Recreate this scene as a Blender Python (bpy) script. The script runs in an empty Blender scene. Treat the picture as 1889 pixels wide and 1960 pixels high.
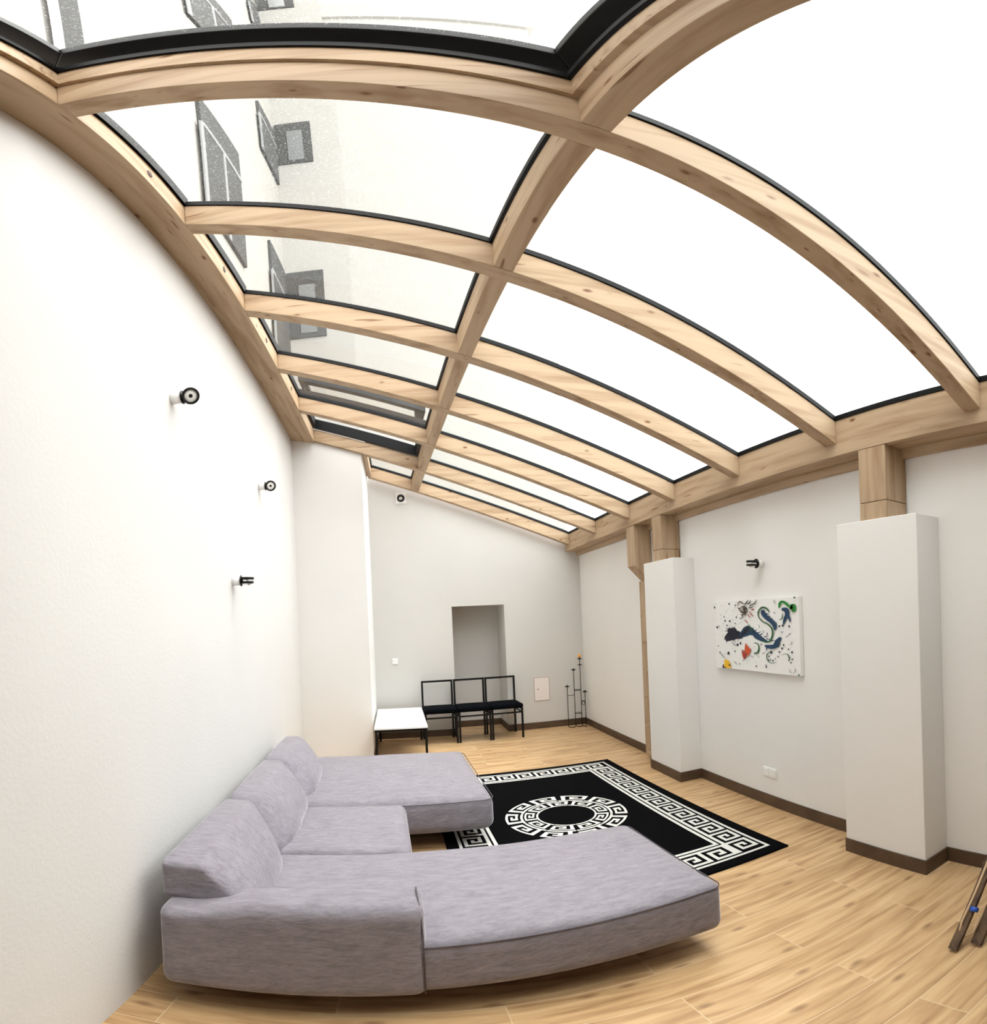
import bpy, bmesh, math, random
from mathutils import Vector, Matrix
R = math.radians
random.seed(7)
scene = bpy.context.scene
COL = scene.collection
H = 1.6
TH = 0.032                      # the left wall, sofa and rug sit slightly turned to the right wall

# ------------------------------------------------------------------ helpers
def link(o):
    COL.objects.link(o); return o

def finish(name, bm, mats, parent=None, loc=(0, 0, 0), rot=0.0, smooth=False, bevel=0.0, recalc=True):
    if recalc:
        bmesh.ops.recalc_face_normals(bm, faces=bm.faces)
    me = bpy.data.meshes.new(name)
    bm.to_mesh(me); bm.free()
    if not isinstance(mats, (list, tuple)): mats = [mats]
    for m in mats: me.materials.append(m)
    if smooth:
        for p in me.polygons: p.use_smooth = True
    o = link(bpy.data.objects.new(name, me))
    o.location = loc; o.rotation_euler = (0, 0, rot)
    if parent: o.parent = parent
    if bevel:
        b = o.modifiers.new('bevel', 'BEVEL'); b.width = bevel; b.segments = 2; b.limit_method = 'ANGLE'
    return o

def tag(o, label=None, cat=None, group=None, kind=None):
    if label: o['label'] = label
    if cat: o['category'] = cat
    if group: o['group'] = group
    if kind: o['kind'] = kind
    return o

def thing(name, label, cat, loc=(0, 0, 0), rot=0.0, group=None):
    o = link(bpy.data.objects.new(name, None))
    o.empty_display_size = .1
    o.location = loc; o.rotation_euler = (0, 0, rot)
    return tag(o, label, cat, group)

def BM(): return bmesh.new()

def hexa(bm, p, mi=0):
    """eight points: bottom ring of four, top ring of four"""
    v = [bm.verts.new(q) for q in p]
    for f in ((0, 3, 2, 1), (4, 5, 6, 7), (0, 1, 5, 4), (1, 2, 6, 5), (2, 3, 7, 6), (3, 0, 4, 7)):
        bm.faces.new([v[i] for i in f]).material_index = mi
    return v

def box(bm, x0, x1, y0, y1, z0, z1, mi=0):
    return hexa(bm, [(x0, y0, z0), (x1, y0, z0), (x1, y1, z0), (x0, y1, z0),
                     (x0, y0, z1), (x1, y0, z1), (x1, y1, z1), (x0, y1, z1)], mi)

def cyl(bm, a, b, r, r2=None, n=20, mi=0, caps=True):
    a = Vector(a); b = Vector(b); d = (b - a).normalized()
    u = d.orthogonal().normalized(); w = d.cross(u)
    r2 = r if r2 is None else r2
    A = []; B = []
    for i in range(n):
        t = 2 * math.pi * i / n; e = u * math.cos(t) + w * math.sin(t)
        A.append(bm.verts.new(a + e * r)); B.append(bm.verts.new(b + e * r2))
    for i in range(n):
        j = (i + 1) % n
        f = bm.faces.new((A[i], A[j], B[j], B[i])); f.material_index = mi; f.smooth = True
    if caps:
        bm.faces.new(A[::-1]).material_index = mi; bm.faces.new(B).material_index = mi

def lathe(bm, prof, origin, axis, n=28, mi=0):
    """prof: list of (radius, height) along axis"""
    o = Vector(origin); d = Vector(axis).normalized(); u = d.orthogonal().normalized(); w = d.cross(u)
    rings = []
    for r, h in prof:
        rings.append([bm.verts.new(o + d * h + (u * math.cos(2 * math.pi * i / n) + w * math.sin(2 * math.pi * i / n)) * max(r, 1e-5)) for i in range(n)])
    for a, b in zip(rings, rings[1:]):
        for i in range(n):
            j = (i + 1) % n
            f = bm.faces.new((a[i], a[j], b[j], b[i])); f.material_index = mi; f.smooth = True

def tube(bm, pts, r, n=10, mi=0, closed=False):
    pts = [Vector(p) for p in pts]; N = len(pts); rings = []
    up = None
    for i, p in enumerate(pts):
        if closed: d = pts[(i + 1) % N] - pts[i - 1]
        else: d = pts[min(i + 1, N - 1)] - pts[max(i - 1, 0)]
        d.normalize()
        if up is None: up = d.orthogonal().normalized()
        up = (up - d * up.dot(d)).normalized(); w = d.cross(up)
        rings.append([bm.verts.new(p + (up * math.cos(2 * math.pi * k / n) + w * math.sin(2 * math.pi * k / n)) * r) for k in range(n)])
    pairs = list(zip(rings, rings[1:])) + ([(rings[-1], rings[0])] if closed else [])
    for a, b in pairs:
        for k in range(n):
            j = (k + 1) % n
            f = bm.faces.new((a[k], a[j], b[j], b[k])); f.smooth = True; f.material_index = mi
    if not closed:
        bm.faces.new(rings[0][::-1]).material_index = mi; bm.faces.new(rings[-1]).material_index = mi

def rbox(bm, x0, x1, y0, y1, z0, z1, r, n=(10, 10, 6), fn=None, mi=0):
    """box with truly rounded edges, every face a grid, optional deform fn(x,y,z)->(x,y,z)"""
    lo = Vector((x0, y0, z0)); hi = Vector((x1, y1, z1)); cache = {}
    def ticks(a, b, k):
        kk = [a + r * (1 - math.cos(math.pi / 2 * i / 4)) * 1.0 for i in range(4)]
        mid = [a + r + (b - a - 2 * r) * i / k for i in range(k + 1)]
        return kk + mid + [b - (t - a) for t in kk[::-1]]
    T = [ticks(lo[i], hi[i], n[i]) for i in range(3)]
    def vert(i, j, k):
        key = (i, j, k)
        if key in cache: return cache[key]
        p = Vector((T[0][i], T[1][j], T[2][k]))
        c = Vector([min(max(p[a], lo[a] + r), hi[a] - r) for a in range(3)])
        d = p - c
        if d.length > 1e-9: p = c + d.normalized() * r
        if fn: p = Vector(fn(*p))
        cache[key] = bm.verts.new(p); return cache[key]
    L = [len(t) - 1 for t in T]
    def quad(a, b, c, d):
        f = bm.faces.new((a, b, c, d)); f.smooth = True; f.material_index = mi
    for i in range(L[0]):
        for j in range(L[1]):
            quad(vert(i, j, 0), vert(i, j + 1, 0), vert(i + 1, j + 1, 0), vert(i + 1, j, 0))
            quad(vert(i, j, L[2]), vert(i + 1, j, L[2]), vert(i + 1, j + 1, L[2]), vert(i, j + 1, L[2]))
    for i in range(L[0]):
        for k in range(L[2]):
            quad(vert(i, 0, k), vert(i + 1, 0, k), vert(i + 1, 0, k + 1), vert(i, 0, k + 1))
            quad(vert(i, L[1], k), vert(i, L[1], k + 1), vert(i + 1, L[1], k + 1), vert(i + 1, L[1], k))
    for j in range(L[1]):
        for k in range(L[2]):
            quad(vert(0, j, k), vert(0, j, k + 1), vert(0, j + 1, k + 1), vert(0, j + 1, k))
            quad(vert(L[0], j, k), vert(L[0], j + 1, k), vert(L[0], j + 1, k + 1), vert(L[0], j, k + 1))

# ------------------------------------------------------------------ materials
def mat(name):
    m = bpy.data.materials.new(name); m.use_nodes = True
    nt = m.node_tree; b = nt.nodes['Principled BSDF']
    return m, nt, b
def N(nt, t, **kw):
    n = nt.nodes.new(t)
    for k, v in kw.items():
        if hasattr(n, k): setattr(n, k, v)
        else: n.inputs[k].default_value = v
    return n
def ramp(nt, stops, interp='LINEAR'):
    n = nt.nodes.new('ShaderNodeValToRGB'); n.color_ramp.interpolation = interp
    e = n.color_ramp.elements
    while len(e) < len(stops): e.new(.5)
    for el, (p, c) in zip(e, stops):
        el.position = p; el.color = (*c, 1) if len(c) == 3 else c
    return n
def rgb(r, g, b):
    f = lambda c: ((c / 255 + .055) / 1.055) ** 2.4 if c > 10 else c / 255 / 12.92
    return (f(r), f(g), f(b))

def plain(name, col, rough=.5, metal=0.0, spec=.5):
    m, nt, b = mat(name)
    b.inputs['Base Color'].default_value = (*col, 1); b.inputs['Roughness'].default_value = rough
    b.inputs['Metallic'].default_value = metal; b.inputs['Specular IOR Level'].default_value = spec
    return m

def plaster(name, col, bump=.25, scale=55):
    m, nt, b = mat(name)
    tc = N(nt, 'ShaderNodeTexCoord')
    n1 = N(nt, 'ShaderNodeTexNoise', Scale=1.3, Detail=4.0); n2 = N(nt, 'ShaderNodeTexNoise', Scale=scale, Detail=6.0)
    nt.links.new(tc.outputs['Object'], n1.inputs['Vector']); nt.links.new(tc.outputs['Object'], n2.inputs['Vector'])
    r = ramp(nt, [(.3, tuple(c * .965 for c in col)), (.7, col)])
    nt.links.new(n1.outputs['Fac'], r.inputs['Fac']); nt.links.new(r.outputs['Color'], b.inputs['Base Color'])
    bp = N(nt, 'ShaderNodeBump', Strength=bump, Distance=.004)
    nt.links.new(n2.outputs['Fac'], bp.inputs['Height']); nt.links.new(bp.outputs['Normal'], b.inputs['Normal'])
    b.inputs['Roughness'].default_value = .85; b.inputs['Specular IOR Level'].default_value = .25
    return m

def wood(name, axis, light, dark, knot, scale=1.0, rough=.55, knots=True):
    m, nt, b = mat(name)
    tc = N(nt, 'ShaderNodeTexCoord'); oi = N(nt, 'ShaderNodeObjectInfo')
    off = N(nt, 'ShaderNodeVectorMath', operation='SCALE'); off.inputs['Scale'].default_value = 13.0
    comb = N(nt, 'ShaderNodeCombineXYZ')
    for i in 'XYZ': nt.links.new(oi.outputs['Random'], comb.inputs[i])
    nt.links.new(comb.outputs['Vector'], off.inputs[0])
    add = N(nt, 'ShaderNodeVectorMath', operation='ADD')
    nt.links.new(tc.outputs['Object'], add.inputs[0]); nt.links.new(off.outputs['Vector'], add.inputs[1])
    mp = N(nt, 'ShaderNodeMapping')
    s = [9.0, 9.0, 9.0]; s[axis] = .7
    mp.inputs['Scale'].default_value = [v * scale for v in s]
    nt.links.new(add.outputs['Vector'], mp.inputs['Vector'])
    n1 = N(nt, 'ShaderNodeTexNoise', Scale=2.2, Detail=8.0, Distortion=.25)
    nt.links.new(mp.outputs['Vector'], n1.inputs['Vector'])
    r = ramp(nt, [(.30, dark), (.52, light), (.75, tuple(min(1, c * 1.08) for c in light))])
    nt.links.new(n1.outputs['Fac'], r.inputs['Fac'])
    out = r.outputs['Color']
    if knots:
        mk = N(nt, 'ShaderNodeMapping'); s = [8.0, 8.0, 8.0]; s[axis] = 3.6
        mk.inputs['Scale'].default_value = s
        nt.links.new(add.outputs['Vector'], mk.inputs['Vector'])
        vo = N(nt, 'ShaderNodeTexVoronoi', Scale=1.0, Randomness=1.0)
        nt.links.new(mk.outputs['Vector'], vo.inputs['Vector'])
        kr = ramp(nt, [(.04, (1, 1, 1)), (.115, (0, 0, 0))])
        nt.links.new(vo.outputs['Distance'], kr.inputs['Fac'])
        mx = N(nt, 'ShaderNodeMix', data_type='RGBA')
        nt.links.new(kr.outputs['Color'], mx.inputs['Factor']); nt.links.new(out, mx.inputs['A']); mx.inputs['B'].default_value = (*knot, 1)
        # short dark streaks (resin pockets)
        ms = N(nt, 'ShaderNodeMapping'); s = [38.0, 38.0, 38.0]; s[axis] = 3.0
        ms.inputs['Scale'].default_value = s
        nt.links.new(add.outputs['Vector'], ms.inputs['Vector'])
        n3 = N(nt, 'ShaderNodeTexNoise', Scale=1.0, Detail=1.0)
        nt.links.new(ms.outputs['Vector'], n3.inputs['Vector'])
        sr = ramp(nt, [(.70, (0, 0, 0)), (.76, (.75, .75, .75))])
        nt.links.new(n3.outputs['Fac'], sr.inputs['Fac'])
        m2 = N(nt, 'ShaderNodeMix', data_type='RGBA')
        nt.links.new(sr.outputs['Color'], m2.inputs['Factor']); nt.links.new(mx.outputs['Result'], m2.inputs['A']); m2.inputs['B'].default_value = (*knot, 1)
        out = m2.outputs['Result']
    nt.links.new(out, b.inputs['Base Color'])
    b.inputs['Roughness'].default_value = rough; b.inputs['Specular IOR Level'].default_value = .3
    return m

PL = rgb(176, 152, 124); PD = rgb(152, 124, 95); PK = rgb(110, 70, 42)
PINE = [wood('pine_along_%s' % 'xyz'[i], i, PL, PD, PK) for i in range(3)]
OLDW = wood('weathered_brown_wood', 0, rgb(96, 76, 58), rgb(54, 42, 34), rgb(35, 26, 20), knots=False, rough=.75)
WALL = plaster('white_plaster', (.66, .65, .635))
WALLB = plaster('white_plaster_smooth', (.78, .77, .75), bump=.08)
REAR = plaster('rear_light_cut_grey', (.13, .125, .12))  # made dark on unseen rear surfaces to absorb light from behind the camera
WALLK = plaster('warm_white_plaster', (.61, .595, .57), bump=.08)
FACADE = plaster('cream_render', (.285, .276, .255), bump=.2, scale=20)
FACADEW = plaster('pale_cream_render', (.285, .278, .258), bump=.2, scale=20)
FACADES = plaster('grey_beige_render', (.26, .252, .23), bump=.2, scale=20)
BLACK = plain('black_metal', (.003, .003, .0035), .35, spec=.3)
FRAME = plain('black_aluminium', (.003, .003, .0035), .5, spec=.2)
CHAIRM = plain('black_lacquered_steel', (.004, .0037, .0037), .45, spec=.25)
CUSH = plain('black_fabric', (.002, .0025, .004), .95, spec=.05)
WHITE = plain('white_plastic', (.82, .82, .80), .35)
LAMI = plain('white_laminate', (.80, .83, .84), .22)
CHROME = plain('brushed_chrome', (.75, .75, .74), .25, 1.0)
IRON = plain('dark_iron', (.018, .014, .011), .55, .6)
HATCH = plain('painted_hatch', (.78, .72, .69), .6)
HATCHL = plain('hatch_joint', (.42, .34, .30), .8)
AMBER = plain('amber_wax', (.85, .42, .10), .5)
BLUE = plain('blue_plastic', (.02, .09, .45), .4)
CORD = plain('tan_strap', (.55, .38, .22), .8)
SHUT = plaster('grey_window_frame', (.045, .045, .044), bump=.3, scale=30)
PANE = plain('window_glass_grey', (.12, .125, .125), .2)
PANEW = plain('window_glass_bright', (.20, .205, .205), .2)

def baseboard_mat():
    m, nt, b = mat('brown_skirting_tile')
    tc = N(nt, 'ShaderNodeTexCoord'); n = N(nt, 'ShaderNodeTexNoise', Scale=6.0, Detail=6.0)
    nt.links.new(tc.outputs['Object'], n.inputs['Vector'])
    r = ramp(nt, [(.3, rgb(66, 50, 36)), (.7, rgb(88, 68, 50))])
    nt.links.new(n.outputs['Fac'], r.inputs['Fac']); nt.links.new(r.outputs['Color'], b.inputs['Base Color'])
    b.inputs['Roughness'].default_value = .5
    return m
SKIRT = baseboard_mat()

def floor_mat():
    m, nt, b = mat('oak_plank_tiles')
    tc = N(nt, 'ShaderNodeTexCoord')
    mp = N(nt, 'ShaderNodeMapping'); mp.inputs['Location'].default_value = (-2.105 + 12.0, -1.285 + 8.0, 0)
    nt.links.new(tc.outputs['Object'], mp.inputs['Vector'])
    br = N(nt, 'ShaderNodeTexBrick'); br.offset = .5; br.offset_frequency = 2
    for k, v in {'Scale': 1.0, 'Mortar Size': .002, 'Mortar Smooth': .2, 'Bias': 0.0, 'Brick Width': 1.2, 'Row Height': .2}.items(): br.inputs[k].default_value = v
    br.inputs['Color1'].default_value = (0, 0, 0, 1); br.inputs['Color2'].default_value = (1, 1, 1, 1); br.inputs['Mortar'].default_value = (.5, .5, .5, 1)
    nt.links.new(mp.outputs['Vector'], br.inputs['Vector'])
    # plank tint shifts the grain lookup so that no two planks match
    sh = N(nt, 'ShaderNodeVectorMath', operation='SCALE'); sh.inputs['Scale'].default_value = 7.0
    nt.links.new(br.outputs['Color'], sh.inputs[0])
    ad = N(nt, 'ShaderNodeVectorMath', operation='ADD'); nt.links.new(tc.outputs['Object'], ad.inputs[0]); nt.links.new(sh.outputs['Vector'], ad.inputs[1])
    m2 = N(nt, 'ShaderNodeMapping'); m2.inputs['Scale'].default_value = (1.1, 11, 1)
    nt.links.new(ad.outputs['Vector'], m2.inputs['Vector'])
    n1 = N(nt, 'ShaderNodeTexNoise', Scale=2.0, Detail=9.0, Distortion=.35); nt.links.new(m2.outputs['Vector'], n1.inputs['Vector'])
    r1 = ramp(nt, [(.28, rgb(154, 118, 80)), (.5, rgb(192, 158, 116)), (.72, rgb(212, 180, 138))])
    nt.links.new(n1.outputs['Fac'], r1.inputs['Fac'])
    hs = N(nt, 'ShaderNodeMix', data_type='RGBA', blend_type='MULTIPLY'); hs.inputs['Factor'].default_value = 1
    r2 = ramp(nt, [(0, (.90, .88, .85)), (1, (1.04, 1.04, 1.04))])
    nt.links.new(br.outputs['Color'], r2.inputs['Fac'])
    nt.links.new(r1.outputs['Color'], hs.inputs['A']); nt.links.new(r2.outputs['Color'], hs.inputs['B'])
    # knots
    m3 = N(nt, 'ShaderNodeMapping'); m3.inputs['Scale'].default_value = (1.6, 4.2, 1)
    nt.links.new(ad.outputs['Vector'], m3.inputs['Vector'])
    vo = N(nt, 'ShaderNodeTexVoronoi', Scale=1.0, voronoi_dimensions='2D'); nt.links.new(m3.outputs['Vector'], vo.inputs['Vector'])
    kr = ramp(nt, [(.02, (1, 1, 1)), (.085, (0, 0, 0))]); nt.links.new(vo.outputs['Distance'], kr.inputs['Fac'])
    kf = N(nt, 'ShaderNodeMath', operation='MULTIPLY'); kf.inputs[1].default_value = .55
    nt.links.new(kr.outputs['Color'], kf.inputs[0])
    mk = N(nt, 'ShaderNodeMix', data_type='RGBA'); nt.links.new(kf.outputs['Value'], mk.inputs['Factor'])
    nt.links.new(hs.outputs['Result'], mk.inputs['A']); mk.inputs['B'].default_value = (*rgb(96, 62, 38), 1)
    mm = N(nt, 'ShaderNodeMix', data_type='RGBA'); nt.links.new(br.outputs['Fac'], mm.inputs['Factor'])
    nt.links.new(mk.outputs['Result'], mm.inputs['A']); mm.inputs['B'].default_value = (*rgb(208, 184, 150), 1)
    nt.links.new(mm.outputs['Result'], b.inputs['Base Color'])
    b.inputs['Roughness'].default_value = .42; b.inputs['Specular IOR Level'].default_value = .4
    return m
FLOOR = floor_mat()

def velvet(name, light, dark):
    m, nt, b = mat(name)
    tc = N(nt, 'ShaderNodeTexCoord')
    mp = N(nt, 'ShaderNodeMapping'); mp.inputs['Scale'].default_value = (1.3, 3.6, 3.6)
    nt.links.new(tc.outputs['Object'], mp.inputs['Vector'])
    n1 = N(nt, 'ShaderNodeTexNoise', Scale=9.0, Detail=10.0, Roughness=.78); nt.links.new(mp.outputs['Vector'], n1.inputs['Vector'])
    r = ramp(nt, [(.32, dark), (.68, light)]); nt.links.new(n1.outputs['Fac'], r.inputs['Fac'])
    nt.links.new(r.outputs['Color'], b.inputs['Base Color'])
    n2 = N(nt, 'ShaderNodeTexNoise', Scale=260.0, Detail=3.0); nt.links.new(tc.outputs['Object'], n2.inputs['Vector'])
    n3 = N(nt, 'ShaderNodeTexNoise', Scale=9.0, Detail=3.0, Distortion=1.2); nt.links.new(mp.outputs['Vector'], n3.inputs['Vector'])
    b1 = N(nt, 'ShaderNodeBump', Strength=.25, Distance=.002); nt.links.new(n2.outputs['Fac'], b1.inputs['Height'])
    b2 = N(nt, 'ShaderNodeBump', Strength=.35, Distance=.012); nt.links.new(n3.outputs['Fac'], b2.inputs['Height']); nt.links.new(b1.outputs['Normal'], b2.inputs['Normal'])
    nt.links.new(b2.outputs['Normal'], b.inputs['Normal'])
    b.inputs['Roughness'].default_value = .8; b.inputs['Specular IOR Level'].default_value = .2
    b.inputs['Sheen Weight'].default_value = 1.0; b.inputs['Sheen Roughness'].default_value = .28; b.inputs['Sheen Tint'].default_value = (.95, .93, 1, 1)
    return m
VELVET = velvet('grey_lilac_velvet', rgb(150, 145, 153), rgb(118, 113, 121))
PIPE = plain('dark_grey_piping', rgb(84, 78, 84), .8)

def glass_mat(name, dirt, tint=(.97, .985, .975)):
    m, nt, b = mat(name); nt.nodes.remove(b)
    out = nt.nodes['Material Output']
    tr = N(nt, 'ShaderNodeBsdfTransparent'); tr.inputs['Color'].default_value = (*tint, 1)
    gl = N(nt, 'ShaderNodeBsdfGlossy', Roughness=.02)
    lw = N(nt, 'ShaderNodeFresnel', IOR=1.35)
    ge = N(nt, 'ShaderNodeNewGeometry'); ib = N(nt, 'ShaderNodeMath', operation='SUBTRACT'); ib.inputs[0].default_value = 1
    nt.links.new(ge.outputs['Backfacing'], ib.inputs[1])
    fm = N(nt, 'ShaderNodeMath', operation='MULTIPLY'); nt.links.new(lw.outputs['Fac'], fm.inputs[0]); nt.links.new(ib.outputs['Value'], fm.inputs[1])
    mx = N(nt, 'ShaderNodeMixShader'); nt.links.new(fm.outputs['Value'], mx.inputs['Fac'])
    nt.links.new(tr.outputs['BSDF'], mx.inputs[1]); nt.links.new(gl.outputs['BSDF'], mx.inputs[2])
    last = mx
    if dirt:
        tc = N(nt, 'ShaderNodeTexCoord'); n = N(nt, 'ShaderNodeTexNoise', Scale=160.0, Detail=3.0); nt.links.new(tc.outputs['Object'], n.inputs['Vector'])
        r = ramp(nt, [(.60, (0, 0, 0)), (.72, (dirt,) * 3)]); nt.links.new(n.outputs['Fac'], r.inputs['Fac'])
        df = N(nt, 'ShaderNodeBsdfTranslucent'); df.inputs['Color'].default_value = (.8, .8, .78, 1)
        m2 = N(nt, 'ShaderNodeMixShader'); nt.links.new(r.outputs['Color'], m2.inputs['Fac'])
        nt.links.new(mx.outputs['Shader'], m2.inputs[1]); nt.links.new(df.outputs['BSDF'], m2.inputs[2]); last = m2
    nt.links.new(last.outputs['Shader'], out.inputs['Surface'])
    return m
GLASS = glass_mat('roof_glass', .0)
GLASSD = glass_mat('dusty_roof_glass', .16, (.965, .962, .945))

# ------------------------------------------------------------------ measures
Z0 = 3.514; M = -.3627                      # plane of the rafters' undersides: z = Z0 + M x
def zr(x): return Z0 + M * x
YR = [.16, 1.393, 2.400, 3.417, 4.422, 5.430, 6.461, 7.533]   # far face of each rafter
RW, RD = .098, .155                         # rafter width, depth
def xl(y): return -.848 - .01155 * y        # inner face of the left plate
def wl(y): return -1.005 - .032 * y         # left wall
def xpr(y): return .675 - .0443 * y         # right face of the middle strut
PW = .085
XR = 2.488; B = 2.702; BP = 2.471
D = 7.637; D1 = 6.409; CX = -.37
YB = -5.0                                   # wall behind the camera

# ------------------------------------------------------------------ room shell
bm = BM(); box(bm, -1.9, 3.0, YB - .3, 8.6, -.12, 0)
tag(finish('floor', bm, FLOOR), kind='structure')

bm = BM()
hexa(bm, [(wl(YB) - .25, YB, 0), (wl(YB), YB, 0), (wl(D1 + .3), D1 + .3, 0), (wl(D1 + .3) - .25, D1 + .3, 0),
          (wl(YB) - .25, YB, 3.90), (wl(YB), YB, 3.90), (wl(D1 + .3), D1 + .3, 3.90), (wl(D1 + .3) - .25, D1 + .3, 3.90)])
tag(finish('wall_left', bm, WALL), kind='structure')

bm = BM(); box(bm, B, B + .25, YB, D + .9, 0, 2.535)
tag(finish('wall_right', bm, WALLB), kind='structure')

# the block that steps forward at the far left
bm = BM()
x0 = wl(D1) - .2
zt = lambda x: zr(x) - .002
hexa(bm, [(x0, D1, 0), (CX, D1, 0), (CX, D + .2, 0), (x0, D + .2, 0),
          (x0, D1, zt(x0)), (CX, D1, zt(CX)), (CX, D + .2, zt(CX)), (x0, D + .2, zt(x0))])
tag(finish('wall_corner', bm, WALLB), kind='structure')

# back wall with a doorway-shaped niche
nx0, nx1, nz, nd = .755, 1.517, 1.803, 8.225
bm = BM()
def wedge(xa, xb, ya, yb, za):
    hexa(bm, [(xa, ya, za), (xb, ya, za), (xb, yb, za), (xa, yb, za),
              (xa, ya, zr(xa) + .12), (xb, ya, zr(xb) + .12), (xb, yb, zr(xb) + .12), (xa, yb, zr(xa) + .12)])
wedge(CX, nx0, D, D + .85, 0); wedge(nx1, B, D, D + .85, 0); wedge(nx0, nx1, D, D + .85, nz)
box(bm, nx0, nx1, nd, D + .85, 0, nz)
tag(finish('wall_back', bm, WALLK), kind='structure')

bm = BM(); box(bm, -1.1, B, YB - .25, YB, 0, 2.6)
tag(finish('wall_rear', bm, REAR), kind='structure')
# unseen ceiling added behind the camera to cut light, closed off under first rafter
bm = BM(); box(bm, -1.1, B, YB - .25, .05, 2.54, 2.7)
hexa(bm, [(-1.1, -.10, 2.7), (B, -.10, 2.7), (B, .05, 2.7), (-1.1, .05, 2.7), (-1.1, -.10, zr(-1.1) + .15), (B, -.10, 2.75), (B, .05, 2.75), (-1.1, .05, zr(-1.1) + .15)])
tag(finish('ceiling', bm, REAR), kind='structure')

# pillars on the right wall
ZP = 2.092
def pillar(y0, y1, label):
    bm = BM(); box(bm, BP, B, y0, y1, 0, ZP)
    o = finish('pillar', bm, WALLB, loc=(0, 0, 0), bevel=.004)
    return tag(o, label, 'pillar', group='white pillars along the right wall')
pillar(1.703, 2.309, 'nearer broad white plaster pillar on the right wall, right of the painting')
pillar(4.387, 5.000, 'farther white plaster pillar on the right wall, left of the painting, in front of the pine post')

# skirting
bh, bt = .095, .012
def skirt(name, segs):
    bm = BM()
    for x0_, x1_, y0_, y1_ in segs: box(bm, x0_, x1_, y0_, y1_, 0, bh)
    tag(finish(name, bm, SKIRT, bevel=.002), kind='structure')
skirt('baseboard_back', [(CX, nx0, D - bt, D), (nx1, B - bt, D - bt, D), (nx0, nx1, nd - bt, nd), (nx1 - bt, nx1, D, nd - bt), (nx0, nx0 + bt, D, nd - bt)])
skirt('baseboard_right', [(B - bt, B, 5.0, D), (B - bt, B, 2.309, 4.387 - bt), (B - bt, B, YB, 1.703 - bt),
                          (BP - bt, BP, 1.703 - bt, 2.309), (BP, B, 1.703 - bt, 1.703), (BP - bt, BP, 4.387 - bt, 5.0), (BP, B, 4.387 - bt, 4.387)])
skirt('baseboard_corner', [(CX, CX + bt, D1, D - bt)])
bm = BM(); box(bm, 2.655, B, .055, D, 2.478, 2.533)
tag(finish('trim_1', bm, PINE[1], bevel=.002), kind='structure')

# ------------------------------------------------------------------ roof timbers
def rafter(k, label, ya=None, yb=None, xa=None, kind=None, name='roof_rafter'):
    yb = YR[k] if yb is None else yb
    ya = yb - RW if ya is None else ya
    a0, a1 = (xl(ya), xl(yb)) if xa is None else (xa, xa)
    o0 = (.8, yb, 0)
    bm = BM()
    P = lambda x, y, dz: (x - o0[0], y - o0[1], zr(x) + dz)
    hexa(bm, [P(a0, ya, 0), P(XR, ya, 0), P(XR, yb, 0), P(a1, yb, 0), P(a0, ya, RD), P(XR, ya, RD), P(XR, yb, RD), P(a1, yb, RD)])
    o = finish(name, bm, PINE[0], loc=o0, bevel=.004)
    if kind: return tag(o, kind=kind)
    return tag(o, label, 'rafter', group='sloping roof rafters')
ordn = {1: 'nearest sloping pine rafter, along the edge of the open black skylight at the top',
        2: 'second sloping pine rafter from the camera, next below the one beside the black skylight',
        3: 'third sloping pine rafter from the camera, counted down from the top of the picture',
        4: 'fourth sloping pine rafter from the camera, middle one of the seven',
        5: 'fifth sloping pine rafter, on the camera side of the open far skylight',
        6: 'sixth sloping pine rafter, resting on the stepped-out corner wall beyond the far skylight',
        7: 'last sloping pine rafter, running along the top of the back wall'}
for k in range(1, 7): rafter(k, ordn[k])
rafter(7, ordn[7], xa=CX + .02)
rafter(0, None, kind='structure', name='trim_2')

# lining battens that raise the two skylight openings
LIN = .10
def lining(k, x0_, x1_, ya, yb, base=RD):
    bm = BM()
    o0 = (0, yb, 0)
    P = lambda x, y, dz: (x, y - o0[1], zr(x) + dz)
    hexa(bm, [P(x0_, ya, base), P(x1_, ya, base), P(x1_, yb, base), P(x0_, yb, base), P(x0_, ya, base + LIN), P(x1_, ya, base + LIN), P(x1_, yb, base + LIN), P(x0_, yb, base + LIN)])
    return bm, o0

# left wall plate
bm = BM()
ya, yb = -.1, 6.43
def lp(y):
    return [(wl(y) - .12, y, 3.92), (xl(y), y, 3.835), (xl(y), y, 4.0), (wl(y) - .12, y, 4.09)]
A = [bm.verts.new(p) for p in lp(ya)]; Bv = [bm.verts.new(p) for p in lp(yb)]
bm.faces.new(A); bm.faces.new(Bv[::-1])
for i in range(4): bm.faces.new((A[i], A[(i + 1) % 4], Bv[(i + 1) % 4], Bv[i]))
o = finish('wall_plate', bm, PINE[1], bevel=.003)
for y_ in (1.93, 2.90, 3.93, 4.93, .9):
    bm = BM(); lathe(bm, [(.0, .003), (.022, .003), (.024, -.001)], (xl(y_), y_, 3.915 ), (1, 0, 0), 16)
    finish('bolt_plug', bm, plain('dark_plug', rgb(70, 44, 26), .6), o)
tag(o, 'long pine wall plate along the top of the left wall, under the glass roof', 'beam')
# right eaves beam
bm = BM(); box(bm, XR, B + .12, .055, D, 2.533, 2.785)
o = finish('eaves_beam', bm, PINE[1], bevel=.004)
tag(o, 'deep pine eaves beam above the right wall, resting on posts over the pillars', 'beam')

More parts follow.
